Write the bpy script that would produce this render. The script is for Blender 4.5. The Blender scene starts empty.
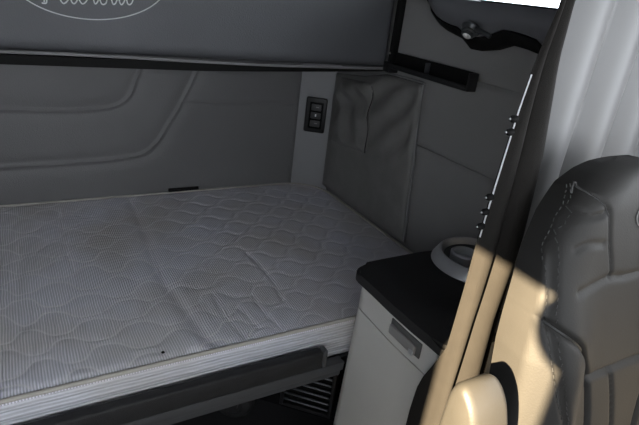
import bpy, bmesh, math, random
import numpy as np
from mathutils import Vector, Matrix
random.seed(4)
rng = np.random.RandomState(4)
scene = bpy.context.scene
COL = scene.collection
PI = math.pi

# ------------------------------------------------------------ materials
def mat(name, col, rough=.6, metal=0., bump=None, var=None, spec=.5, sheen=0., trans=0., stripes=None):
    m = bpy.data.materials.new(name); m.use_nodes = True
    nt = m.node_tree; b = nt.nodes['Principled BSDF']
    b.inputs['Base Color'].default_value = (*col, 1)
    b.inputs['Roughness'].default_value = rough
    b.inputs['Metallic'].default_value = metal
    b.inputs['Specular IOR Level'].default_value = spec
    if sheen: b.inputs['Sheen Weight'].default_value = sheen
    if trans: b.inputs['Transmission Weight'].default_value = trans
    tc = nt.nodes.new('ShaderNodeTexCoord')
    if var:
        sc, amt = var
        n = nt.nodes.new('ShaderNodeTexNoise'); n.inputs['Scale'].default_value = sc
        n.inputs['Detail'].default_value = 5
        nt.links.new(tc.outputs['Object'], n.inputs['Vector'])
        r = nt.nodes.new('ShaderNodeMapRange')
        r.inputs['From Min'].default_value = .3; r.inputs['From Max'].default_value = .7
        r.inputs['To Min'].default_value = 1-amt; r.inputs['To Max'].default_value = 1+amt
        nt.links.new(n.outputs['Fac'], r.inputs['Value'])
        mx = nt.nodes.new('ShaderNodeVectorMath'); mx.operation = 'SCALE'
        mx.inputs[0].default_value = col
        nt.links.new(r.outputs[0], mx.inputs['Scale'])
        nt.links.new(mx.outputs[0], b.inputs['Base Color'])
    if bump:
        sc, st = bump
        n2 = nt.nodes.new('ShaderNodeTexNoise'); n2.inputs['Scale'].default_value = sc
        n2.inputs['Detail'].default_value = 3
        nt.links.new(tc.outputs['Object'], n2.inputs['Vector'])
        bp = nt.nodes.new('ShaderNodeBump'); bp.inputs['Strength'].default_value = st
        bp.inputs['Distance'].default_value = .002
        nt.links.new(n2.outputs['Fac'], bp.inputs['Height'])
        nt.links.new(bp.outputs[0], b.inputs['Normal'])
    return m

M = {
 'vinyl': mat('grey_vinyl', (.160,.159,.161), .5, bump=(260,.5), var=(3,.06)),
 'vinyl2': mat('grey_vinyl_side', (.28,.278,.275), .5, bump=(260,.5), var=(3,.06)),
 'pillar': mat('light_grey_moulding', (.27,.27,.28), .55, bump=(400,.3)),
 'bunk': mat('bunk_vinyl', (.094,.097,.106), .55, bump=(300,.4), var=(4,.07)),
 'pouch': mat('pouch_vinyl', (.175,.172,.168), .48, bump=(200,.5), var=(14,.10)),
 'black': mat('black_plastic', (.012,.012,.013), .5),
 'blacktop': mat('black_laminate', (.017,.017,.018), .6, bump=(700,.3), spec=.45),
 'rubber': mat('black_rubber', (.006,.006,.006), .7, spec=.2),
 'trim': mat('charcoal_trim', (.014,.0145,.016), .65, bump=(500,.5), var=(25,.25)),
 'trim2': mat('slat_metal', (.05,.053,.06), .4, metal=.3),
 'emblem': mat('emblem_thread', (.16,.16,.165), .5),
 'alu': mat('dark_grey_metal', (.075,.078,.085), .5, metal=.3),
 'silver': mat('silver_painted_plastic', (.66,.655,.63), .42, metal=.1, bump=(500,.1), var=(5,.03)),
 'recess': mat('grey_recess', (.10,.10,.10), .5),
 'handle': mat('grey_handle', (.36,.35,.34), .35, metal=.35),
 'chrome': mat('brushed_silver', (.55,.56,.58), .34, metal=.45),
 'chromedark': mat('cup_inner', (.07,.075,.08), .3, metal=.4),
 'piping': mat('light_piping', (.46,.44,.40), .6),
 'gpiping': mat('grey_piping', (.22,.22,.225), .45),
 'thread': mat('silver_thread', (.62,.63,.65), .5),
 'curtain': mat('charcoal_curtain_fabric', (.0145,.0130,.0115), .8, bump=(900,.6), var=(30,.1), spec=.3),
 'lcurtain': mat('light_grey_vinyl_curtain', (.20,.20,.203), .42, bump=(60,.05), var=(6,.04)),
 'seat': mat('grey_leather', (.030,.029,.0275), .6, spec=.3, bump=(330,.2), var=(12,.05)),
 'seatstitch': mat('seat_stitch', (.05,.05,.05), .6),
 'seatseam': mat('dark_seam', (.018,.018,.018), .5),
 'armrest': mat('grey_armrest_vinyl', (.036,.0345,.0315), .5, bump=(300,.12)),
 'console': mat('overhead_moulding', (.14,.143,.155), .5, bump=(400,.3)),
 'floor': mat('dark_floor_mat', (.02,.02,.022), .8, bump=(80,.6)),
 'shell': mat('cab_shell', (.10,.10,.105), .6),
 'button': mat('grey_button', (.05,.05,.052), .4),
 'white': mat('white_mark', (.7,.7,.7), .4),
 'lens': mat('lamp_lens', (.75,.75,.74), .2),
 'under': mat('black_carpet', (.008,.008,.009), .9, spec=.1),
 'frame': mat('window_gasket', (.02,.02,.02), .6),
}
def glass():
    m = bpy.data.materials.new('window_glass'); m.use_nodes = True
    nt = m.node_tree; b = nt.nodes['Principled BSDF']
    b.inputs['Base Color'].default_value = (.95,.97,1,1); b.inputs['Roughness'].default_value = 0
    b.inputs['Transmission Weight'].default_value = 1; b.inputs['IOR'].default_value = 1.02
    return m
M['glass'] = glass()

def ticking(name, axis, per, base, amt, thread=None, ribs=False):
    """woven mattress ticking: fine light and dark stripes in object space"""
    m = bpy.data.materials.new(name); m.use_nodes = True
    nt = m.node_tree; N = nt.nodes; Lk = nt.links; b = N['Principled BSDF']
    b.inputs['Roughness'].default_value = .75; b.inputs['Specular IOR Level'].default_value = .25
    tc = N.new('ShaderNodeTexCoord')
    # gentle wander of the stripes
    nz = N.new('ShaderNodeTexNoise'); nz.inputs['Scale'].default_value = 6
    Lk.new(tc.outputs['Object'], nz.inputs['Vector'])
    sp = N.new('ShaderNodeSeparateXYZ'); Lk.new(tc.outputs['Object'], sp.inputs[0])
    a = N.new('ShaderNodeMath'); a.operation = 'MULTIPLY_ADD'
    Lk.new(nz.outputs['Fac'], a.inputs[0]); a.inputs[1].default_value = .012
    Lk.new(sp.outputs[axis], a.inputs[2])
    k = N.new('ShaderNodeMath'); k.operation = 'MULTIPLY'; k.inputs[1].default_value = 2*PI/per
    Lk.new(a.outputs[0], k.inputs[0])
    s = N.new('ShaderNodeMath'); s.operation = 'SINE'; Lk.new(k.outputs[0], s.inputs[0])
    r = N.new('ShaderNodeMapRange'); r.inputs['From Min'].default_value = -.6; r.inputs['From Max'].default_value = .6
    r.inputs['To Min'].default_value = 1-amt; r.inputs['To Max'].default_value = 1+amt
    Lk.new(s.outputs[0], r.inputs['Value'])
    n2 = N.new('ShaderNodeTexNoise'); n2.inputs['Scale'].default_value = 3.2; n2.inputs['Detail'].default_value = 6
    Lk.new(tc.outputs['Object'], n2.inputs['Vector'])
    rr = N.new('ShaderNodeValToRGB'); rr.color_ramp.elements[0].position = .32; rr.color_ramp.elements[1].position = .62
    rr.color_ramp.elements[0].color = (base[0]*.86, base[1]*.82, base[2]*.74, 1)
    rr.color_ramp.elements[1].color = (*base, 1)
    Lk.new(n2.outputs['Fac'], rr.inputs['Fac'])
    sc = N.new('ShaderNodeVectorMath'); sc.operation = 'SCALE'
    Lk.new(rr.outputs['Color'], sc.inputs[0]); Lk.new(r.outputs[0], sc.inputs['Scale'])
    out = sc.outputs[0]
    if thread:
        at = N.new('ShaderNodeAttribute'); at.attribute_name = 'thread'
        mx = N.new('ShaderNodeMix'); mx.data_type = 'RGBA'
        Lk.new(at.outputs['Fac'], mx.inputs['Factor'])
        Lk.new(out, mx.inputs[6]); mx.inputs[7].default_value = (*thread, 1)
        out = mx.outputs[2]
    Lk.new(out, b.inputs['Base Color'])
    bp = N.new('ShaderNodeBump'); bp.inputs['Strength'].default_value = .5; bp.inputs['Distance'].default_value = .0015
    Lk.new(s.outputs[0], bp.inputs['Height']); Lk.new(bp.outputs[0], b.inputs['Normal'])
    return m
M['ticking'] = ticking('quilted_ticking', 'X', .0062, (.76,.76,.84), .17, thread=(.92,.91,.93))
M['border'] = ticking('border_ticking', 'Z', .009, (.60,.61,.66), .14)

# ------------------------------------------------------------ helpers
def tag(o, label=None, cat=None, group=None, kind=None):
    if label: o['label'] = label
    if cat: o['category'] = cat
    if group: o['group'] = group
    if kind: o['kind'] = kind
    return o
def empty(name, loc, label, cat, group=None):
    o = bpy.data.objects.new(name, None); COL.objects.link(o); o.location = loc
    o.empty_display_size = .05
    return tag(o, label, cat, group)
def link(name, me, m, parent=None, smooth=True):
    o = bpy.data.objects.new(name, me); COL.objects.link(o)
    me.materials.append(m)
    if smooth:
        for p in me.polygons: p.use_smooth = True
        try: me.set_sharp_from_angle(angle=math.radians(40))
        except Exception: pass
    if parent is not None:
        o.parent = parent
        w = Vector((0,0,0)); q = parent
        while q is not None: w += q.location; q = q.parent
        o.location = -w            # geometry is written in world coordinates
    return o
def obj(name, bm, m, parent=None, smooth=True):
    bmesh.ops.recalc_face_normals(bm, faces=bm.faces[:])
    me = bpy.data.meshes.new(name); bm.to_mesh(me); bm.free()
    return link(name, me, m, parent, smooth)
def raw(name, verts, faces, m, parent=None, smooth=True, fix=True):
    me = bpy.data.meshes.new(name); me.from_pydata([tuple(map(float,v)) for v in verts], [], faces); me.update()
    if fix:
        bm = bmesh.new(); bm.from_mesh(me); bmesh.ops.recalc_face_normals(bm, faces=bm.faces[:]); bm.to_mesh(me); bm.free()
    return link(name, me, m, parent, smooth)
def box(bm, lo, hi, bev=0, seg=2, rot=None, piv=None):
    r = bmesh.ops.create_cube(bm, size=1); vs = r['verts']
    for v in vs: v.co = Vector([lo[i]+(v.co[i]+.5)*(hi[i]-lo[i]) for i in range(3)])
    if bev:
        es = list({e for v in vs for e in v.link_edges})
        rr = bmesh.ops.bevel(bm, geom=es, offset=bev, segments=seg, affect='EDGES', profile=.5)
        vs = list({v for f in rr['faces'] for v in f.verts} | {v for v in vs if v.is_valid})
    if rot is not None:
        c = Vector(piv) if piv else Vector([(lo[i]+hi[i])/2 for i in range(3)])
        for v in vs: v.co = c + rot @ (v.co-c)
    return bm
def B(lo, hi, bev=0, seg=2, rot=None, piv=None): return box(bmesh.new(), lo, hi, bev, seg, rot, piv)
def tube(bm, pts, r, seg=8, closed=False):
    pts = [Vector(p) for p in pts]; n = len(pts); rings = []
    up = None
    for i, p in enumerate(pts):
        a = pts[(i-1) % n] if (closed or i > 0) else p
        c = pts[(i+1) % n] if (closed or i < n-1) else p
        t = (c-a).normalized()
        if up is None:
            up = Vector((0,0,1)) if abs(t.z) < .9 else Vector((1,0,0))
        s = t.cross(up).normalized(); up = s.cross(t).normalized()
        rings.append([bm.verts.new(p + r*(math.cos(k*2*PI/seg)*s + math.sin(k*2*PI/seg)*up)) for k in range(seg)])
    for i in range(n if closed else n-1):
        A, Bq = rings[i], rings[(i+1) % n]
        for k in range(seg):
            bm.faces.new((A[k], A[(k+1) % seg], Bq[(k+1) % seg], Bq[k]))
    if not closed:
        bm.faces.new(rings[0][::-1]); bm.faces.new(rings[-1])
    return bm
def cr(pts, n=8, closed=False):
    """Catmull-Rom through points"""
    P = [np.array(p, float) for p in pts]; out = []; m = len(P)
    rngk = range(m if closed else m-1)
    for i in rngk:
        p0 = P[(i-1) % m] if (closed or i > 0) else 2*P[0]-P[1]
        p1 = P[i]; p2 = P[(i+1) % m]
        p3 = P[(i+2) % m] if (closed or i < m-2) else 2*P[-1]-P[-2]
        for k in range(n):
            t = k/n
            out.append(.5*((2*p1)+(-p0+p2)*t+(2*p0-5*p1+4*p2-p3)*t*t+(-p0+3*p1-3*p2+p3)*t**3))
    if not closed: out.append(P[-1])
    return out
def lathe(bm, prof, c, axis='z', seg=40, rot=None):
    """prof: (radius, height) list"""
    rings = []
    for (r, h) in prof:
        ring = []
        for k in range(seg):
            a = 2*PI*k/seg; v = Vector((r*math.cos(a), r*math.sin(a), h))
            if rot is not None: v = rot @ v
            ring.append(bm.verts.new(v+Vector(c)))
        rings.append(ring)
    for i in range(len(prof)-1):
        for k in range(seg):
            bm.faces.new((rings[i][k], rings[i][(k+1) % seg], rings[i+1][(k+1) % seg], rings[i+1][k]))
    bm.faces.new(rings[0][::-1]); bm.faces.new(rings[-1])
    return bm
def dist(px, py, line):
    """distance from each (px,py) to a polyline"""
    L_ = np.array(line, float); d = np.full(px.shape, 1e9)
    for a, b in zip(L_[:-1], L_[1:]):
        ab = b-a; t = np.clip(((px-a[0])*ab[0]+(py-a[1])*ab[1])/(ab@ab+1e-12), 0, 1)
        d = np.minimum(d, np.hypot(px-a[0]-t*ab[0], py-a[1]-t*ab[1]))
    return d
def slab(name, F, Bk, m, parent=None, attr=None, smooth=True):
    """closed solid from a front grid F (ny,nx,3) and a back grid Bk of the same size"""
    ny, nx = F.shape[:2]; V = np.concatenate([F.reshape(-1,3), Bk.reshape(-1,3)]); o = ny*nx
    f = []
    for j in range(ny-1):
        for i in range(nx-1):
            a = j*nx+i
            f.append((a, a+1, a+nx+1, a+nx)); f.append((o+a, o+a+nx, o+a+nx+1, o+a+1))
    for i in range(nx-1):
        f.append((i+1, i, o+i, o+i+1)); a = (ny-1)*nx+i; f.append((a, a+1, o+a+1, o+a))
    for j in range(ny-1):
        a = j*nx; f.append((a, a+nx, o+a+nx, o+a)); a = j*nx+nx-1; f.append((a+nx, a, o+a, o+a+nx))
    ob = raw(name, V, f, m, parent, smooth)
    if attr is not None:
        at = ob.data.attributes.new('thread', 'FLOAT', 'POINT')
        at.data.foreach_set('value', np.concatenate([attr.ravel(), np.zeros(ny*nx)]).astype(np.float32))
    return ob
def vnoise(x, y, seed=0, k=5):
    """smooth value made of a few sines"""
    r = np.random.RandomState(seed); out = 0
    for i in range(k):
        a, b, p = r.uniform(-1,1), r.uniform(-1,1), r.uniform(0,6.28)
        out = out + np.sin(a*x+b*y+p)
    return out/k

# ------------------------------------------------------------ room shell
XL, XR, YB = -.86, 1.25, 2.05
ST = lambda o: tag(o, kind='structure')
ST(obj('floor', B((-.95,-1.2,-.04), (1.75,2.15,0)), M['floor'], smooth=False))
DP = B((-.885,-.668,.0), (-.868,-.432,1.894), .006); lathe(DP, [(.060,-.01),(.072,0),(.072,.012),(.060,.02)], (-.868,-.434,1.808), rot=Matrix.Rotation(PI/2,3,'Y'), seg=28)  # added unseen post with a round lobe, shaped to shade part of the seat
ST(obj('sun_blocker_post', DP, M['shell']))
ST(obj('ceiling', B((-.95,-.75,2.12), (1.75,2.15,2.18)), M['shell'], smooth=False))
# left wall: solid beside the sleeper, header above the open passenger door, A-pillar
bm = B((-.95,-.190,0), (-.87,2.15,2.12)); box(bm, (-.95,-.75,1.895), (-.87,-.190,2.12)); box(bm, (-.95,-.75,0), (-.87,-.67,1.88))
ST(obj('wall_left', bm, M['shell'], smooth=False))
bm = B((-.86,2.09,0), (1.262,2.15,2.12))
WB = ST(obj('wall_back', bm, M['shell'], smooth=False))
# padded back wall upholstery (below the bunk)
u = np.arange(-.87, 1.1251, .006); v = np.arange(.40, 1.2601, .006)
U, V = np.meshgrid(u, v)
g1 = cr([(-.9,.955),(-.3,.948),(-.027,.946),(.156,.941),(.289,.948),(.359,.967),(.396,1.001),(.418,1.056),(.437,1.11),(.46,1.3)])
g2 = cr([(-.9,.74),(-.3,.738),(-.048,.74),(.142,.744),(.316,.750),(.428,.765),(.486,.803),(.537,.883),(.584,.963),(.645,1.093),(.72,1.3)])
g3 = [(.596,.967),(.835,.972),(1.113,.973)]
def groove(d, dep, w): return dep*np.exp(-(d/w)**2)
d1, d2, d3 = dist(U,V,g1), dist(U,V,g2), dist(U,V,g3)
H = .012 + (.007*np.exp(-(d1/.006)**2)) - .005*np.exp(-(d1/.03)**2) + .008*np.exp(-(d2/.0065)**2) - .006*np.exp(-(d2/.03)**2) - groove(d3,.005,.006)
H += .003*vnoise(U*9, V*9, 3)
H *= np.clip((1.118-U)/.02, 0, 1)**.5
F = np.stack([U, YB-H, V], -1); Bk = np.stack([U, np.full_like(U, 2.089), V], -1)
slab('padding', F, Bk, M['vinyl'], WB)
WBP = obj('wall_panel', B((-.86,2.06,0), (1.12,2.089,.40)), M['shell'], WB, smooth=False)

# corner pillar (chamfered, lighter moulding)
c0, c1 = Vector((1.105,2.055)), Vector((1.255,1.945))
N_ = 20; vs = []; 
prof = cr([(1.10,2.070),(1.112,2.050),(1.135,2.030),(1.18,1.998),(1.225,1.965),(1.243,1.948),(1.262,1.935)], 5)
zs = np.linspace(.40,1.26,18)
F = np.array([[(p[0], p[1], z) for p in prof] for z in zs]); 
Bk = F.copy(); Bk[:,:,0] = 1.262; Bk[:,:,1] = 2.089; 
Bk[:,:,0] = np.linspace(1.10,1.262,len(prof))[None,:]
slab_p = slab('trim_1', F, Bk, M['pillar']); ST(slab_p)

# right wall of the sleeper, with the window opening above the console
bm = B((1.262,.97,0), (1.33,2.09,1.462)); box(bm, (1.262,.97,1.86), (1.33,2.09,2.12))
box(bm, (1.262,1.42,1.462), (1.33,2.09,1.86)); box(bm, (1.262,.80,0), (1.33,.97,1.462)); box(bm, (1.262,.80,1.462), (1.33,.93,1.86)); box(bm,(1.262,.80,1.86),(1.33,.97,2.12))
WR = ST(obj('wall_right', bm, M['shell'], smooth=False))
def wallpanel(name, y0, y1, z0, z1, seed, lines=(), soft=.03, amp=.006):
    yy = np.linspace(y0, y1, max(8,int((y1-y0)/.008))); zz = np.linspace(z0, z1, max(8,int((z1-z0)/.008)))
    Y, Z = np.meshgrid(yy, zz)
    e = np.minimum(np.minimum(Y-y0, y1-Y), np.minimum(Z-z0, z1-Z))
    H = .012*np.sqrt(np.clip(1-(1-np.clip(e/soft,0,1))**2, 0, 1)) + amp*.3*vnoise(Y*8, Z*8, seed)*np.clip(e/.03,0,1)
    for l in lines: H -= groove(dist(Y,Z,l), .005, .006)
    F = np.stack([XR+.010-H, Y, Z], -1); Bk = np.stack([np.full_like(Y,1.262), Y, Z], -1)
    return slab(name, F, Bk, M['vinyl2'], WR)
wallpanel('lower_panel', .975, 1.96, .40, .9735, 5)
wallpanel('middle_panel', .975, 1.96, .9745, 1.243, 6)
wallpanel('upper_panel', .975, 2.06, 1.2435, 1.462, 7)

# side window above the console
WN = ST(obj('window_1', (lambda b: (box(b,(1.268,.93,1.462),(1.30,1.42,1.474)), box(b,(1.268,.93,1.85),(1.30,1.42,1.86)), box(b,(1.268,.93,1.474),(1.30,.942,1.85)), box(b,(1.268,1.408,1.474),(1.30,1.42,1.85)), b)[-1])(bmesh.new()), M['frame'], smooth=False))
obj('pane', B((1.280,.942,1.474), (1.286,1.408,1.85)), M['glass'], WN, smooth=False)

# cab side beside the driver's seat, with its door window opening
bm = B((1.42,-.75,0), (1.48,.80,1.12)); box(bm, (1.42,-.75,1.66), (1.48,.80,2.12)); box(bm, (1.42,.50,1.12), (1.48,.80,1.66)); box(bm, (1.42,-.75,1.12),(1.48,-.55,1.66))
box(bm, (1.33,.80,0), (1.48,.86,2.12))
FW = B((-.95,-.83,0), (1.48,-.76,1.12)); box(FW, (-.95,-.83,1.74), (1.48,-.76,2.12)); ST(obj('wall_front', FW, M['shell'], smooth=False))
ST(obj('wall_driver_side', bm, M['shell'], smooth=False))

# ------------------------------------------------------------ overhead bunk
bk = empty('overhead_bunk', (.2,1.6,1.21), 'dark grey folded upper bunk with an embroidered oval, spanning the back wall above the bed', 'bunk')
obj('body', B((-.855,1.635,1.262), (1.235,2.085,1.98), .01), M['shell'], bk)
u = np.arange(-.85, 1.2301, .009); v = np.arange(1.207, 1.90, .009)
U, V = np.meshgrid(u, v)
e = np.minimum(np.minimum(U+.85, 1.23-U), np.minimum(V-1.207, 1.9-V))
H = .028*np.sqrt(np.clip(1-(1-np.clip(e/.035,0,1))**2,0,1)) + .0035*vnoise(U*7, V*9, 12)
F = np.stack([U, 1.630-H, V], -1); Bk = np.stack([U, np.full_like(U,1.634), V], -1)
fp = slab('front_panel', F, Bk, M['bunk'], bk)
px = np.linspace(-.85, 1.228, 60)
obj('piping', tube(bmesh.new(), [(x, 1.602, 1.202+.003*math.sin(x*5+1)) for x in px], .0042), M['gpiping'], bk)
# drooping rubber lip beneath
zz = []
F = np.zeros((3,60,3)); Bk = np.zeros((3,60,3))
for i, x in enumerate(px):
    low = 1.172 + .022*max(0,(x-.5)/.73)**1.3
    for j, z in enumerate((1.197, (1.197+low)/2, low)):
        F[j,i] = (x, 1.603+.002*j, z); Bk[j,i] = (x, 1.65, z)
slab('rubber_lip', F, Bk, M['rubber'], bk)
# embroidered oval and script
th = math.radians(4); ox, oz = .222, 1.410
def em(x, z):   # emblem plane -> world, just proud of the vinyl
    X_ = ox + x*math.cos(th) - z*math.sin(th); Z_ = oz + x*math.sin(th) + z*math.cos(th)
    return (X_, 1.5995 + .0035*0, Z_)
obj('oval_emblem', tube(bmesh.new(), [em(.198*math.cos(a), .110*math.sin(a)) for a in np.linspace(0,2*PI,90,endpoint=False)], .0017, 6, True), M['thread'], bk)
# hand-written letters (unit x-height = 1)
glyph = {
 'P': ([[(0.1,.05),(.35,1.1),(.6,2.3)],[(-.3,1.7),(.1,2.35),(.9,2.5),(1.5,2.1),(1.2,1.4),(.4,1.15)],[(-.1,0),(.25,.0),(.35,.25)]], 1.3),
 'e': ([[(0,.45),(.45,.6),(.6,.9),(.35,1.02),(.1,.7),(.1,.3),(.35,0),(.7,.15),(.95,.5)]], .85),
 't': ([[(0,.5),(.35,1.3),(.45,1.7)],[(.45,1.7),(.2,.6),(.2,.15),(.4,0),(.65,.15),(.85,.5)],[(0,1.15),(.6,1.25)]], .75),
 'r': ([[(0,.45),(.3,1.05),(.35,.9),(.65,.95),(.5,.4),(.6,.02),(.85,.15),(1,.45)]], .9),
 'b': ([[(0,.45),(.4,1.5),(.45,2.2),(.3,2.3),(.2,1.6),(.15,.4),(.35,0),(.7,.1),(.8,.6),(.6,.8),(.85,.75),(1.05,.65)]], 1.0),
 'i': ([[(0,.45),(.25,1.0),(.2,.3),(.35,.0),(.6,.15),(.8,.5)],[(.32,1.35),(.36,1.42)]], .7),
 'l': ([[(0,.45),(.4,1.5),(.5,2.2),(.35,2.35),(.22,1.6),(.18,.35),(.35,0),(.6,.15),(.8,.5)]], .7),
}
bm = bmesh.new(); x = 0; S = .0285
for ch in 'Peterbilt':
    st, adv = glyph[ch]
    for s in st:
        tube(bm, [em(-.125+(x+p[0]+.12*p[1])*S, -.071+p[1]*S*1.4) for p in cr(s, 5)], .0019, 5)
    x += adv
obj('script_lettering', bm, M['thread'], bk)
# black restraint strut at the bunk's right end
st = empty('bunk_strut', (1.236,1.592,1.2), 'narrow black upright strut at the right end of the folded bunk', 'strut')
obj('channel', B((1.222,1.578,1.205), (1.2485,1.5985,1.95), .003), M['rubber'], st)
bm = bmesh.new(); lathe(bm, [(.0035,-.0015),(.0035,.002),(.0015,.003)], (1.221,1.589,1.262), rot=Matrix.Rotation(-PI/2,3,'Y'), seg=12)
obj('bolt', bm, M['piping'], st)
obj('foot_bracket', B((1.205,1.56,1.196), (1.2485,1.599,1.232), .004), M['black'], st)

# ------------------------------------------------------------ switch panel on the pillar
tdir = Vector((.098,-.072,0)).normalized(); nrm = Vector((-tdir.y*-1, -tdir.x*1, 0)); nrm = Vector((tdir.y, -tdir.x, 0)).normalized()
Rsw = Matrix((tdir, Vector((0,0,1)), nrm)).transposed()
if nrm.y > 0: nrm = -nrm
csw = Vector((1.180,1.998,.930)) + nrm*.004
def swbox(bm, cx_, cz_, w, h, d0, d1, bev=.002):
    b2 = B((cx_-w/2, cz_-h/2, d0), (cx_+w/2, cz_+h/2, d1), bev)
    for vv in b2.verts:
        vv.co = csw + tdir*vv.co.x + Vector((0,0,1))*vv.co.y + nrm*vv.co.z
    me = bpy.data.meshes.new('t'); b2.to_mesh(me); b2.free(); bm.from_mesh(me); bpy.data.meshes.remove(me); return bm
sw = empty('switch_panel', csw, 'black upright control panel with small switches on the corner pillar', 'switch panel')
obj('plate', swbox(bmesh.new(), 0,0,.094,.156,-.002,.010,.008), M['black'], sw)
obj('bezel', swbox(bmesh.new(), .002,0,.060,.118,.0102,.013,.004), M['rubber'], sw)
for k, zc in enumerate((.036,0,-.036)):
    bq = obj('switch_button', swbox(bmesh.new(), .002,zc,.044,.028,.0132,.018,.003), M['button'], sw)
    obj('marking', swbox(bmesh.new(), .002+(0 if k==1 else .004), zc+.002, .006 if k==1 else .012, .011 if k==1 else .003, .0182,.0187,0), M['white'] if k==1 else M['gpiping'], bq)
# small dark bracket slot at the foot of the back wall
sl = obj('hinge_bracket', B((.538,2.026,.602), (.665,2.036,.616), .003), M['rubber'])
tag(sl, 'small flat black bracket at the foot of the padded back wall, behind the mattress', 'bracket')

# ------------------------------------------------------------ storage pouch on the right wall
pc = empty('storage_pouch', (1.235,1.66,.62), 'dark wrinkled vinyl storage pouch hung on the right wall beside the bed', 'pouch')
def ztop(y): return np.interp(y, [1.35,1.40,1.60,1.75,1.95], [1.188,1.190,1.185,1.150,1.125])
yy = np.linspace(0,1,90); zz = np.linspace(0,1,90)
A_, B_ = np.meshgrid(yy, zz)
yr = 1.338+.055*B_+0*A_; Y = yr + A_*(1.945-yr); Z = .612 + B_*(ztop(Y)-.612)
e = np.minimum(np.minimum(A_,1-A_)*.6, np.minimum(B_,1-B_)*.55)
H = .006+.020*np.sqrt(np.clip(1-(1-np.clip(e/.07,0,1))**2,0,1))
w = .009*np.sin((Y*1.0+Z*1.3)*34 + 2*np.sin(Y*9)) * np.clip((Z-.85)/.2,0,1)
w += .009*np.sin((Y*1.6-Z*.9)*22 + 1.5*np.sin(Z*12)) * np.clip((Z-.80)/.25,0,1) * np.clip((1.62-Y)/.2,0,1)
w += .0035*vnoise(Y*22, Z*16, 9)
H = H + w*np.clip(e/.04,0,1)
F = np.stack([1.237-H, Y, Z], -1); Bk = np.stack([np.full_like(Y,1.2375), Y, Z], -1)
slab('flap', F, Bk, M['pouch'], pc)
def ph(y, z):  # surface x of the flap near (y,z)
    i = np.argmin((Y-y)**2+(Z-z)**2); return F.reshape(-1,3)[i,0]
Hf = F.copy()
# sewn-on pocket
a = np.linspace(0,1,46); A2, B2 = np.meshgrid(a, a)
yl = 1.625+.018*B2; Y2 = yl + A2*(1.885+.005*B2-yl); Z2 = .872-.03*A2 + B2*(1.140-.022*A2-.872+.03*A2)
e2 = np.minimum(np.minimum(A2,1-A2)*.26, np.minimum(B2,1-B2)*.26)
base = np.vectorize(lambda y,z: ph(y,z))(Y2, Z2)
H2 = .004+.012*np.sqrt(np.clip(1-(1-np.clip(e2/.05,0,1))**2,0,1)) + .0045*np.sin((Y2*1.2-Z2)*42+2*np.sin(Z2*20))*np.clip(e2/.03,0,1)
F2 = np.stack([base-H2, Y2, Z2], -1); Bk2 = np.stack([base+.001, Y2, Z2], -1)
slab('pocket', F2, Bk2, M['pouch'], pc)
bm = bmesh.new()
pts = cr([(0,1.392,1.188),(0,1.394,1.13),(0,1.386,1.05),(0,1.372,.95),(0,1.358,.82),(0,1.345,.7),(0,1.337,.612)],6)
tube(bm, [(1.2335, p[1]-.003, p[2]) for p in pts], .0045, 8)
obj('edge_piping', bm, M['gpiping'], pc)
bm = tube(bmesh.new(), [(ph(1.63,z)-.006, 1.627+.018*(z-.87)/.27, z) for z in np.linspace(.87,1.13,14)], .0022, 6)
obj('zip_line', bm, M['rubber'], pc)
bm = tube(bmesh.new(), [(1.236, y, float(ztop(y))+.004) for y in np.linspace(1.39,1.945,24)], .0042, 6)
obj('top_piping', bm, M['gpiping'], pc)

# ------------------------------------------------------------ black recessed tray on the wall
tr = empty('wall_tray', (1.225,1.38,1.22), 'black open slot tray with a divider on the right wall above the pouch', 'tray')
bm = B((1.2385,1.172,1.222), (1.2455,1.575,1.268))
obj('back_plate', bm, M['rubber'], tr)
bm = B((1.205,1.172,1.213), (1.244,1.575,1.221), .002); box(bm, (1.205,1.172,1.221), (1.209,1.575,1.230), .001)
obj('tray_rim', bm, M['trim'], tr)
bm = B((1.205,1.164,1.213), (1.244,1.171,1.268), .002)
obj('end_cap', bm, M['black'], tr)
obj('divider', B((1.216,1.381,1.2215), (1.238,1.383,1.262), .0005), M['alu'], tr)

# ------------------------------------------------------------ overhead console above the right wall
cs = empty('overhead_console', (1.2,1.2,1.38), 'bulging grey overhead moulding with a black scalloped lower lip on the right wall', 'console')
lipz_y = [.80,.858,.895,.921,.96,1.031,1.072,1.113,1.16,1.202,1.272,1.35,1.387,1.45]
lipz = [1.335,1.338,1.346,1.360,1.366,1.371,1.355,1.339,1.338,1.362,1.376,1.402,1.436,1.462]
ys = np.linspace(.80, 1.44, 110)
secF = []
def lz(y): return float(np.interp(y, lipz_y, lipz))
def lip2(y): return lz(y)+ .036*min(1,max(.75,(1.46-y)/.3))
F = []; 
for y in ys:
    bulge = .115*min(1, math.sqrt(max(0,(1.46-y)/.16)))
    zl = min(lip2(y), 1.455); zt = 1.467 + (.02 if y>1.2 else 0)*min(1,(y-1.2)/.1 if y>1.2 else 0)
    x0 = 1.245-bulge
    row = [(1.245, zl-.002)]
    for t in np.linspace(0,1,9):
        z = zl + (zt-zl)*t
        x_ = x0 + .022*(1-t)**2 + .010*t**4 - .008*math.sin(PI*t)
        row.append((x_, z))
    row.append((1.26, zt-.006))
    F.append([(p[0], y, p[1]) for p in row])
F = np.array(F); Bk = F.copy(); Bk[:,:,0] = np.maximum(F[:,:,0]+.012, 1.2455 if False else 0); 
Bk[:,:,0] = np.minimum(F[:,:,0]+.012, 1.2605)
slab('body', F, Bk, M['console'], cs)
F = []
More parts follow.
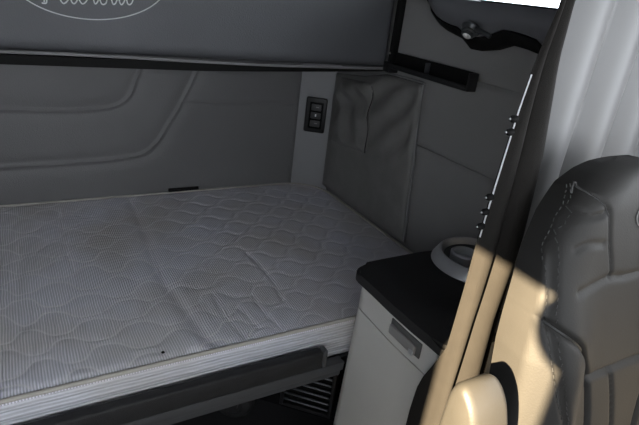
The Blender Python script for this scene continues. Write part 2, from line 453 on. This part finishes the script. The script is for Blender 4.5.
for y in ys:
    bulge = .108*min(1, math.sqrt(max(0,(1.46-y)/.16)))
    zl = lz(y); zt = min(lip2(y), 1.455)-.003; x0 = 1.245-bulge
    row = [(1.2465, zl+.006)]
    for t in np.linspace(0,1,8):
        row.append((x0+.030*(1-t)**1.6+.012, zl+(zt-zl)*t))
    row.append((1.2465, zt))
    F.append([(p[0], y, p[1]) for p in row])
F = np.array(F)
nr, nc = F.shape[:2]; fs = []
for j in range(nr-1):
    for i in range(nc):
        k = (i+1) % nc; fs.append((j*nc+i, j*nc+k, (j+1)*nc+k, (j+1)*nc+i))
fs.append(tuple(range(nc))); fs.append(tuple((nr-1)*nc+i for i in range(nc)))
raw('lower_lip', F.reshape(-1,3), fs, M['rubber'], cs)
# reading lamp nested in the lip
lp = empty('reading_lamp', (1.145,1.13,1.375), 'small silver reading lamp set under the overhead moulding', 'lamp')
R1 = Matrix.Rotation(math.radians(215),3,'Y') @ Matrix.Rotation(math.radians(10),3,'X')
lc = Vector((1.112,1.112,1.390))
obj('housing', lathe(bmesh.new(), [(.024,-.014),(.028,-.008),(.027,-.003),(.021,.003),(.022,.006),(.017,.010),(.018,.013),(.013,.017)], lc, rot=R1, seg=32), M['chromedark'], lp)
obj('lens', lathe(bmesh.new(), [(.012,.0172),(.010,.0195),(.004,.021)], lc, rot=R1, seg=24), M['lens'], lp)
obj('pivot_arm', tube(bmesh.new(), cr([(1.108,1.085,1.398),(1.106,1.055,1.392),(1.112,1.035,1.385)],6), .006, 10), M['chromedark'], lp)

# ------------------------------------------------------------ bed: frame + mattress
X0, X1, Y0, Y1 = -.83, 1.232, 1.0, 2.036
def outline(inset=0., n=10):
    P = []
    def arc(cx_, cy_, r, a0, a1):
        for a in np.linspace(a0, a1, n): P.append((cx_+r*math.cos(a), cy_+r*math.sin(a)))
    i = inset
    arc(X0+.05, Y0+.05, .05-i, PI, 1.5*PI)
    for x in np.linspace(X0+.1, X1-.1, 40): P.append((x, Y0+i+.0))
    arc(X1-.05, Y0+.05, .05-i, 1.5*PI, 2*PI)
    for y in np.linspace(Y0+.1, Y1-.2, 10): P.append((X1-i, y))
    arc(X1-.17, Y1-.17, .17-i, 0, .5*PI)
    for x in np.linspace(X1-.25, X0+.1, 20): P.append((x, Y1-i))
    arc(X0+.05, Y1-.05, .05-i, .5*PI, PI)
    return P
mt = empty('mattress', (.2,1.5,.47), 'light grey quilted mattress with ribbed side border on the lower bunk', 'mattress')
# quilted top
nyy = 330; nxx = 640
yy = np.linspace(Y0+.003, Y1-.003, nyy); F = np.zeros((nyy, nxx, 3))
for j, y in enumerate(yy):
    xr = X1-.003; xl = X0+.003
    r = .167; c = Y1-.003-r
    if y > c: xr = X1-.003-(r-math.sqrt(max(0,r*r-(y-c)**2)))
    r = .047; c = Y0+.003+r
    if y < c: xr = X1-.003-(r-math.sqrt(max(0,r*r-(c-y)**2))); xl = X0+.003+(r-math.sqrt(max(0,r*r-(c-y)**2)))
    F[j,:,0] = np.linspace(xl, xr, nxx); F[j,:,1] = y
X, Y = F[:,:,0], F[:,:,1]
wx = X + .036*vnoise(X*18, Y*15, 21) ; wy = Y + .030*vnoise(X*15, Y*17, 22)
Pq, Lq = .066, .150
best = np.full(X.shape, 1e9)
for k in range(-1, 20):
    yk = .96 + Pq*k + (-1)**k * Pq*.36*np.tanh(1.4*np.cos(2*PI*wx/Lq))
    best = np.minimum(best, np.abs(wy-yk)/np.sqrt(1+(Pq*.4*2*PI/Lq*np.sin(2*PI*wx/Lq))**2))
thread = np.exp(-(best/.0025)**2)*.9*(.7+.5*vnoise(X*30, Y*30, 23))
Hq = .0021*(1-np.exp(-(best/.009)**2)) 
# body creases running front to back across the mattress
def crease(line, dep, wd): return -dep*np.exp(-(dist(X,Y,cr(line))/wd)**2)
Hc = crease([(.39,1.0),(.365,1.2),(.345,1.4),(.37,1.7),(.38,2.03)], .007, .018)
Hc = Hc + .004*np.exp(-((dist(X,Y,cr([(.345,1.0),(.32,1.2),(.30,1.4),(.325,1.7),(.33,2.03)])))/.022)**2)
Hc += crease([(.47,1.02),(.455,1.12),(.46,1.24)], .0035, .009) + crease([(.52,1.05),(.505,1.15)], .003, .008)
Hc += crease([(.575,1.03),(.56,1.13),(.57,1.2)], .004, .008) + crease([(-.02,1.25),(-.03,1.45),(-.01,1.7)], .005, .012)
Hc += crease([(.64,1.15),(.66,1.3),(.65,1.45)], .004, .009) + crease([(.12,1.5),(.11,1.7),(.13,1.95)], .004, .009)
Hc += .006*vnoise(X*5, Y*6, 24)
# distance to the mattress edge
e = np.minimum(Y-Y0, Y1-Y); e = np.minimum(e, np.minimum(F[:,:,0]-F[:,:1,0], F[:,-1:,0]-F[:,:,0])+.003)
tuck = .010*np.sqrt(np.clip(1-(1-np.clip(e/.03,0,1))**2,0,1))
F[:,:,2] = .588 + tuck + (Hq+Hc)*np.clip(e/.03,0,1)
Bk = F.copy(); Bk[:,:,2] = .56
thread = np.clip(thread,0,1)*np.clip(e/.02,0,1)
slab('quilted_top', F, Bk, M['ticking'], mt, attr=thread)
# ribbed border (closed ring)
O = outline(); n = len(O); zr = np.linspace(.475, .586, 34)
cen = np.array([(X0+X1)/2,(Y0+Y1)/2])
Vv = []; fs = []
Oi = np.array(outline(.0)); 
tan = np.roll(Oi,-1,0)-np.roll(Oi,1,0); nor = np.stack([tan[:,1],-tan[:,0]],1); nor /= np.linalg.norm(nor,axis=1)[:,None]+1e-9
for j, z in enumerate(zr):
    t = j/(len(zr)-1); off = -.004 + .0035*abs(math.sin(t*PI*5)) + .004*math.sin(PI*t)
    for i in range(n):
        q = Oi[i] + nor[i]*(off + .0008*math.sin(i*1.7+j))
        Vv.append((q[0], q[1], z))
m_ = len(zr)
for j in range(m_-1):
    for i in range(n):
        k = (i+1) % n; fs.append((j*n+i, j*n+k, (j+1)*n+k, (j+1)*n+i))
fs.append(tuple(range(n))); fs.append(tuple((m_-1)*n+i for i in range(n)))
raw('side_border', Vv, fs, M['border'], mt)
obj('edge_piping', tube(bmesh.new(), [(p[0],p[1],.5960) for p in outline(.003)], .0055, 8, True), M['piping'], mt)
sp = obj('spot', lathe(bmesh.new(), [(.0045,0),(.004,.0012),(.001,.0016)], (.262,1.032,.6035), seg=12), M['rubber'], mt)

fr = empty('bed_frame', (.2,1.0,.4), 'grey metal lower bunk frame with a black front trim under the mattress', 'bed frame')
obj('deck', B((-.85,.990,.445), (1.235,2.04,.474)), M['trim'], fr, smooth=False)
bm = B((-.85,.953,.460), (.752,.984,.490), .004)
box(bm, (-.85,.966,.432), (.752,.984,.4598), .003)
obj('front_rail', bm, M['alu'], fr)
obj('front_trim', B((-.85,.950,.4905), (.675,.980,.547), .007, 3), M['trim'], fr)
bm = B((.6755,.950,.4905), (.690,.980,.548), .006, 3)
obj('trim_end', bm, M['alu'], fr)
# dark compartment under the bunk
bm = B((-.85,1.45,.001), (.44,1.49,.444)); 
T45 = Matrix.Rotation(math.radians(-45),3,'Z')
box(bm, (.45,1.24,.001), (.94,1.27,.444), rot=T45, piv=(.80,1.135,.2))
obj('base_panel', bm, M['under'], fr, smooth=False)
# louvred vent on the angled base panel
vcx, vcy = .775, 1.145
t45 = Vector((1,-1,0)).normalized(); n45 = Vector((-1,-1,0)).normalized()
# find the panel front plane: x+y = s
vt = empty('vent_grille', (vcx,vcy,.2), 'small black louvred vent under the bunk beside the storage cabinet', 'vent')
def vbox(lo, hi, bev=0, tilt=0):
    b2 = B(lo, hi, bev)
    c = Vector(((lo[0]+hi[0])/2,(lo[1]+hi[1])/2,(lo[2]+hi[2])/2))
    Rt = Matrix.Rotation(tilt,3,'X')
    for vv in b2.verts:
        q = c + Rt @ (vv.co-c)
        vv.co = Vector((vcx,vcy,0)) + t45*q.x + n45*q.y + Vector((0,0,1))*q.z
    return b2
obj('backing', vbox((-.10,-.035,.115), (.085,-.022,.325)), M['rubber'], vt, smooth=False)
bm = vbox((-.10,-.02,.115), (-.088,-.004,.325), .002)
for lo,hi in (((.073,-.02,.115),(.085,-.004,.325)), ((-.088,-.02,.313),(.073,-.004,.325)), ((-.088,-.02,.115),(.073,-.004,.127))):
    b2 = vbox(lo,hi,.002); me = bpy.data.meshes.new('t'); b2.to_mesh(me); b2.free(); bm.from_mesh(me); bpy.data.meshes.remove(me)
obj('vent_frame', bm, M['black'], vt)
for k in range(7):
    z = .142+k*.026
    obj('slat', vbox((-.086,-.018,z-.003), (.071,-.004,z+.003), .0012, math.radians(35)), M['trim2'], vt)
cp = tag(obj('duct_cap', lathe(bmesh.new(), [(.075,0),(.075,.02),(.066,.035),(.045,.042),(.043,.036),(.03,.036),(.028,.042),(.01,.045)], (.575,1.30,.13), rot=Matrix(((t45.x,0,n45.x),(t45.y,0,n45.y),(0,1,0))), seg=32), M['trim']), 'round dark cap in the shadow under the bunk, left of the louvred vent', 'cap')

# ------------------------------------------------------------ storage cabinet
cb = empty('storage_cabinet', (1.0,.8,0), 'silver grey storage cabinet with a black top in front of the bed end', 'cabinet')
def cab_path(off=0.):
    P = [(1.235,.985-off),(.95,.985-off),(.835,.983-off)]
    P += [(.815+(-.055+off)*math.sin(a) , .925+(.055-off)*math.cos(a)) for a in np.linspace(.1,PI/2,10)]
    P += [(.757+off,.86),(.754+off,.80),(.754+off,.73),(.756+off,.68)]
    P += [(.770-(.014-off*.8)*math.cos(a), .649-(.014-off*.8)*math.sin(a)) for a in np.linspace(.1,PI/2,8)]
    P += [(.95,.635+off),(1.235,.635+off)]
    return P
def prism(name, P, z0, z1, m, parent, bev=0):
    bm = bmesh.new(); lo = [bm.verts.new((p[0],p[1],z0)) for p in P]; hi = [bm.verts.new((p[0],p[1],z1)) for p in P]
    n = len(P)
    for i in range(n):
        k = (i+1) % n; bm.faces.new((lo[i],lo[k],hi[k],hi[i]))
    a = bm.faces.new(lo); b = bm.faces.new(hi)
    if bev: bmesh.ops.bevel(bm, geom=list(b.edges), offset=bev, segments=4, affect='EDGES')
    return obj(name, bm, m, parent)
prism('body', cab_path(.008), .001, .756, M['silver'], cb)
def shell_strip(name, z0, z1, m):
    P = cab_path(0)[2:-2]; Pi = cab_path(.0075)[2:-2]; n = len(P)
    rows = []; bm = bmesh.new()
    q = [[bm.verts.new((a[0],a[1],z)) for a in (P)] for z in (z0,z1)]; q2 = [[bm.verts.new((a[0],a[1],z)) for a in (Pi)] for z in (z0,z1)]
    for i in range(n-1):
        bm.faces.new((q[0][i],q[0][i+1],q[1][i+1],q[1][i])); bm.faces.new((q2[0][i],q2[1][i],q2[1][i+1],q2[0][i+1]))
        bm.faces.new((q[1][i],q[1][i+1],q2[1][i+1],q2[1][i])); bm.faces.new((q[0][i],q2[0][i],q2[0][i+1],q[0][i+1]))
    for i in (0,n-1): bm.faces.new((q[0][i],q[1][i],q2[1][i],q2[0][i]))
    return obj(name, bm, m, cb)
dr = shell_strip('door', .03, .6735, M['silver'])
dw = shell_strip('drawer_front', .6775, .7555, M['silver'])
# recessed pull
hb = obj('handle_recess', B((.7515,.688,.700), (.7562,.800,.741), .002), M['recess'], dw)
obj('handle', B((.7430,.700,.7015), (.7535,.797,.729), .0055, 4), M['handle'], dw)
obj('handle_highlight', B((.7405,.7005,.7025), (.7445,.716,.716), .002, 3), M['chrome'], dw)  # small bright block standing in for the highlight on the pull
# the lower body leans slightly out towards the floor
for o in list(cb.children):
    if o.name.split('.')[0] in ('body','door','drawer_front'):
        for v_ in o.data.vertices:
            if v_.co.x < .90 and v_.co.z < .70: v_.co.x -= .040*(.70-v_.co.z)
P = [(.99,.996),(.85,.994)]
P += [(.800-.056*math.sin(a), .942+.050*math.cos(a)) for a in np.linspace(0,PI/2,8)]
P += [(.744,.88),(.741,.80),(.742,.72),(.745,.67)]
P += [(.760-.014*math.cos(a), .632-.012*math.sin(a)) for a in np.linspace(.1,PI/2,5)]
P += [(1.0,.620),(1.237,.620),(1.237,.985)]
prism('cabinet_top', P, .757, .783, M['blacktop'], cb, .008)

# round silver cup holder on the cabinet
ch = empty('cup_holder', (1.105,.885,.782), 'silver round cup holder sunk into the black cabinet top', 'cup holder')
CC = (1.105,.885,.783)
obj('ring', lathe(bmesh.new(), [(.127,0),(.126,.005),(.112,.029),(.108,.033),(.103,.032),(.099,.022),(.096,0)], CC, seg=56), M['chrome'], ch)
obj('bowl', lathe(bmesh.new(), [(.0935,0),(.0935,.016),(.085,.010),(.07,.005),(.02,.004)], CC, seg=48), M['chromedark'], ch)
obj('inner_cup', lathe(bmesh.new(), [(.040,.0055),(.041,.030),(.036,.034),(.033,.032),(.031,.012),(.005,.010)], (1.075,.905,.783), seg=36), M['chrome'], ch)

# ------------------------------------------------------------ dark curtain
dc = empty('dark_curtain', (.80,.59,0), 'charcoal pleated sleeper curtain gathered beside the seat, sunlit at the bottom', 'curtain')
def dpath(z):
    xl = np.interp(z, [.0,.6,.81,.95,1.09,1.30,1.38,1.463,2.1], [.722,.728,.738,.742,.742,.750,.758,.777,.82])
    xr = np.interp(z, [.0,.6,.87,1.06,1.22,1.386,1.48,2.1], [.89,.885,.862,.865,.848,.812,.808,.85])
    w = xr-xl
    bk_ = float(np.clip((.80-z)/.12,0,1))
    base = [(-.03,.010+.045*bk_),(.0,.004+.02*bk_),(.03,-.006),(.08,-.018),(.17,-.024),(.25,-.014),(.30,-.002),(.330,.008),(.355,.000),(.40,-.016),(.48,-.034),(.58,-.042),(.68,-.034),(.76,-.018),(.80,.000),(.83,-.002),(.86,-.008),(.885,.008),(.91,-.002),(.935,.010),(.96,.004),(1.0,.022)]
    sc = w/.15
    out = []
    g_ = .33-.20*float(np.clip((1.02-z)/.36,0,1))
    for k, (t, dy) in enumerate(cr(base, 4)):
        t = t*g_/.33 if t < .33 else g_+(t-.33)*(1-g_)/.67
        out.append((xl+w*t+.002*math.sin(z*6+t*9), .595+dy*sc*(.85+.15*math.sin(z*3+t*4)) , z))
    return out
zs = np.linspace(.03, 2.10, 60)
G = np.array([dpath(z) for z in zs])
def sheet(name, G, th, m, parent):
    T = np.gradient(G, axis=1); W = np.gradient(G, axis=0); Nn = np.cross(T, W); Nn /= np.linalg.norm(Nn,axis=2)[:,:,None]+1e-9
    return slab(name, G+Nn*th/2, G-Nn*th/2, m, parent)
sheet('curtain_fabric', G, .004, M['curtain'], dc)
tp = [dpath(z)[2] for z in np.linspace(1.06,1.36,24)]
obj('edge_tape', tube(bmesh.new(), [(p[0]-.004,p[1]-.004,p[2]) for p in tp], .0016, 6), M['thread'], dc)
for k, z in enumerate((1.285,1.262,1.141,1.112,1.083)):
    p = Vector(dpath(z)[2]); R_ = Matrix.Rotation(-PI/2,3,'Y')
    s_ = obj('snap', lathe(bmesh.new(), [(.0065,-.002),(.0065,.006),(.004,.011),(.002,.012)], p+Vector((-.007,-.004,0)), rot=R_, seg=16), M['rubber'], dc)
    obj('snap_glint', lathe(bmesh.new(), [(.0022,.0122),(.0016,.0138)], p+Vector((-.007,-.004,0)), rot=R_, seg=10), M['chrome'], s_)  # bright tip put in as the glint on each dark snap

# ------------------------------------------------------------ light curtain behind the seat
lc_ = empty('light_curtain', (1.1,.68,.02), 'pale grey glossy curtain with soft vertical folds behind the driver seat', 'curtain')
xs = np.linspace(.925,1.40,120); zs = np.linspace(.80,2.10,50)
G = np.zeros((50,120,3))
for j, z in enumerate(zs):
    xx = xs + .012*np.sin(xs*9+z)
    y = .69 - .026*np.abs(np.sin((xx-.93)*PI/.135+.25*np.sin(z*2)))
    G[j,:,0] = xx; G[j,:,1] = y; G[j,:,2] = z
sheet('curtain_sheet', G, .004, M['lcurtain'], lc_)
e0 = G[:,1,:]
obj('hem', tube(bmesh.new(), [(p[0]+.006,p[1]-.004,p[2]) for p in e0], .0022, 6), M['gpiping'], lc_)

# ------------------------------------------------------------ driver seat
ds = empty('driver_seat', (.88,.35,0), 'grey leather driver seat with rounded integral headrest and raised armrest', 'seat')
SX = .965
zc_ = np.linspace(.50,1.234,200)
hw_z = [.5,.80,.92,.965,1.018,1.087,1.147,1.193,1.216,1.227,1.234]
hw = [.275,.272,.262,.253,.240,.224,.196,.156,.112,.075,.02]
nx = 170
stitch = cr([(.769,1.208),(.780,1.168),(.752,1.121),(.741,1.036),(.734,.987),(.738,.919),(.750,.86),(.766,.804),(.775,.70),(.78,.5)],6)
arc_ = cr([(.785,1.190),(.786,1.206),(.798,1.204),(.813,1.193),(.831,1.179),(.842,1.162),(.855,1.112),(.866,1.08),(.873,1.051)],6)
cH = cr([(.784,1.040),(.83,1.046),(.873,1.051),(.915,1.046),(.958,1.046),(1.05,1.043)],6)
low = cr([(.734,.987),(.787,.951),(.825,.907),(.852,.859),(.866,.816),(.876,.767),(.882,.68),(.882,.5)],6)
mir = lambda L_: [(2*SX-p[0], p[1]) for p in L_]
cr2 = cr([(.852,.859),(.88,.862),(.922,.862),(.96,.864),(.993,.864),(1.03,.862)],5)
vert = [(.925,.861),(.945,.80),(.962,.732),(.966,.5)]
bs = cr([(.612,1.052),(.666,1.026),(.734,.987)],6)
pin = cr([(.791,1.167),(.81,1.161),(.834,1.166)],5)
wr = cr([(.777,1.108),(.80,1.118),(.836,1.115)],5)
F = np.zeros((len(zc_),nx,3)); Bk = np.zeros_like(F)
tt = np.linspace(-1,1,nx)
for j, z in enumerate(zc_):
    h = np.interp(z, hw_z, hw)
    s = np.sign(tt)*(1-(1-np.abs(tt))**1.25)
    F[j,:,0] = SX + h*s; F[j,:,2] = z
    # side rounding: edges fall back
    Bk[j,:,0] = SX + h*.96*s; Bk[j,:,2] = z-.004
Xs, Zs = F[:,:,0], F[:,:,2]
hh = np.interp(Zs, hw_z, hw)
ee = np.clip((hh-np.abs(Xs-SX))/.07, 0, 1)
top = np.clip((1.234-Zs)/.07, 0, 1)
rnd = .042*np.sqrt(1-(1-ee)**2)*1.0 + .028*np.sqrt(1-(1-top)**2)
bq_ = np.clip((1.09-Zs)/.20,0,1)
bol = .034*np.exp(-((np.abs(Xs-SX)-.195)/.05)**2)*bq_*bq_*(3-2*bq_)
H = rnd + bol
for ln, dp, wd in ((stitch,.009,.006),(mir(stitch),.009,.006),(arc_,.006,.004),(mir(arc_),.006,.004),(cH,.006,.007),(low,.014,.006),(mir(low),.014,.006),(cr2,.009,.007),(vert,.006,.005),(bs,.005,.004),(mir(bs),.005,.004),(pin,.006,.005),(wr,.004,.006)):
    H = H - dp*np.exp(-(dist(Xs,Zs,ln)/wd)**2)
H += .004*vnoise(Xs*26, Zs*20, 31)
def plane_y(z): return .42+.18*(z-1.2)
F[:,:,1] = plane_y(Zs) + .090 - H
Bk[:,:,1] = plane_y(Zs) + .118
Bk[:,:,1] += -.015*(1-np.sqrt(1-(1-top)**2))
br = slab('backrest', F, Bk, M['seat'], ds)
FV = F.reshape(-1,3)
def sy(x, z, off=.0): return FV[np.argmin((FV[:,0]-x)**2+(FV[:,2]-z)**2),1]-off
def seam(name, line, r, m, off=.0, closed=False):
    return obj(name, tube(bmesh.new(), [(p[0], sy(p[0],p[1],off), p[1]) for p in line], r, 6, closed), m, br)
seam('seam_piping', low, .0028, M['seatseam']); seam('seam_piping', mir(low), .0028, M['seatseam'])
seam('headrest_seam', arc_, .0022, M['seatseam']); seam('headrest_seam', mir(arc_), .0022, M['seatseam'])
# stitches along the bolster seam
for ln in (stitch, mir(stitch)):
    bm = bmesh.new(); L2 = np.array(ln)
    seg = np.r_[0, np.cumsum(np.linalg.norm(np.diff(L2,axis=0),axis=1))]
    for s0 in np.arange(0, seg[-1]-.006, .011):
        for o in (-.006,.006):
            a_ = [np.interp(s0+q, seg, L2[:,c]) for q in (0,.006) for c in (0,1)]
            tube(bm, [(a_[0]+o, sy(a_[0]+o,a_[1],.0008), a_[1]), (a_[2]+o, sy(a_[2]+o,a_[3],.0008), a_[3])], .0009, 5)
    obj('stitching', bm, M['seatstitch'], br)
# embroidered emblem
ecx, ecz = .952, 1.153
bm = tube(bmesh.new(), [(ecx+.034*math.cos(a), sy(ecx+.034*math.cos(a), ecz+.022*math.sin(a), .0012), ecz+.022*math.sin(a)) for a in np.linspace(0,2*PI,40,endpoint=False)], .0011, 5, True)
for s in ([(-.022,-.008),(-.015,.010),(-.006,.008),(-.012,.0)], [(-.004,-.006),(.0,.003),(.004,-.006)], [(.008,.008),(.010,-.006),(.016,-.004)]):
    tube(bm, [(ecx+p[0], sy(ecx+p[0], ecz+p[1], .0012), ecz+p[1]) for p in cr(s,4)], .001, 5)
obj('stitched_emblem', bm, M['emblem'], br)
# seat cushion and pedestal
bm = B((.70,-.14,.36), (1.24,.28,.495), .05, 5); obj('seat_cushion', bm, M['seat'], ds)
bm = B((.78,-.05,.001), (1.16,.36,.10), .01); box(bm, (.82,.0,.10), (1.12,.33,.355), .02)
obj('pedestal', bm, M['black'], ds)
# raised armrest: rounded paddle folded up beside the backrest
ao = np.array(cr([(.415,.48),(.412,.80),(.408,.90),(.402,.940),(.386,.955),(.366,.946),(.346,.918),(.327,.862),(.314,.78),(.306,.65),(.303,.48)],6))
cya, cza = .36, .80
rows = []
for x_, ins in ((.517,.016),(.519,.009),(.523,.004),(.530,.0),(.580,.0),(.588,.005),(.593,.012),(.594,.018)):
    q = []
    for p in ao:
        dy_, dz_ = p[0]-cya, p[1]-cza
        L_ = math.hypot(dy_, dz_*.4)+1e-6
        q.append((x_, p[0]-dy_/L_*ins, p[1]-(dz_*.4/L_*ins if p[1]>.6 else 0)))
    rows.append(q)
R_ = np.array(rows); nr, nc = R_.shape[:2]; fs = []
for j in range(nr-1):
    for i in range(nc):
        k = (i+1) % nc; fs.append((j*nc+i, j*nc+k, (j+1)*nc+k, (j+1)*nc+i))
fs.append(tuple(range(nc))); fs.append(tuple((nr-1)*nc+i for i in range(nc)))
ar = raw('armrest', R_.reshape(-1,3), fs, M['armrest'], ds)
obj('armrest_hinge', tube(bmesh.new(), [(.590,.37,.56),(.72,.37,.56)], .03, 20), M['black'], ds)

# ------------------------------------------------------------ camera
cam = bpy.data.cameras.new('camera'); co = bpy.data.objects.new('camera', cam); COL.objects.link(co)
right = Vector((.86460382,-.48851417,.11753359)); down = Vector((-.10003292,-.39659344,-.91252784)); fwd = Vector((.49239583,.77721782,-.39176371))
Mx = Matrix((right, -down, -fwd)).transposed().to_4x4(); Mx.translation = Vector((0,0,1.45))
co.matrix_world = Mx
cam.sensor_fit = 'HORIZONTAL'; cam.sensor_width = 36; cam.lens = 524.23/639*36; cam.clip_start = .02; cam.clip_end = 100
scene.camera = co

# ------------------------------------------------------------ light
w = bpy.data.worlds.new('sky'); scene.world = w; w.use_nodes = True
nt = w.node_tree; bg = nt.nodes['Background']
bg.inputs['Color'].default_value = (.90,.945,1.0,1); bg.inputs['Strength'].default_value = 4.3
sun = bpy.data.lights.new('sun', 'SUN'); so = bpy.data.objects.new('sun', sun); COL.objects.link(so)
d = Vector((1,.50,-.51)).normalized()
so.rotation_euler = d.to_track_quat('-Z','Y').to_euler(); so.location = (-3,-1,3)
sun.energy = 50; sun.color = (1,.78,.49); sun.angle = math.radians(.6)

vs_ = scene.view_settings
vs_.view_transform = 'Standard'; vs_.look = 'None'; vs_.gamma = 1; vs_.use_curve_mapping = False; vs_.exposure = .32
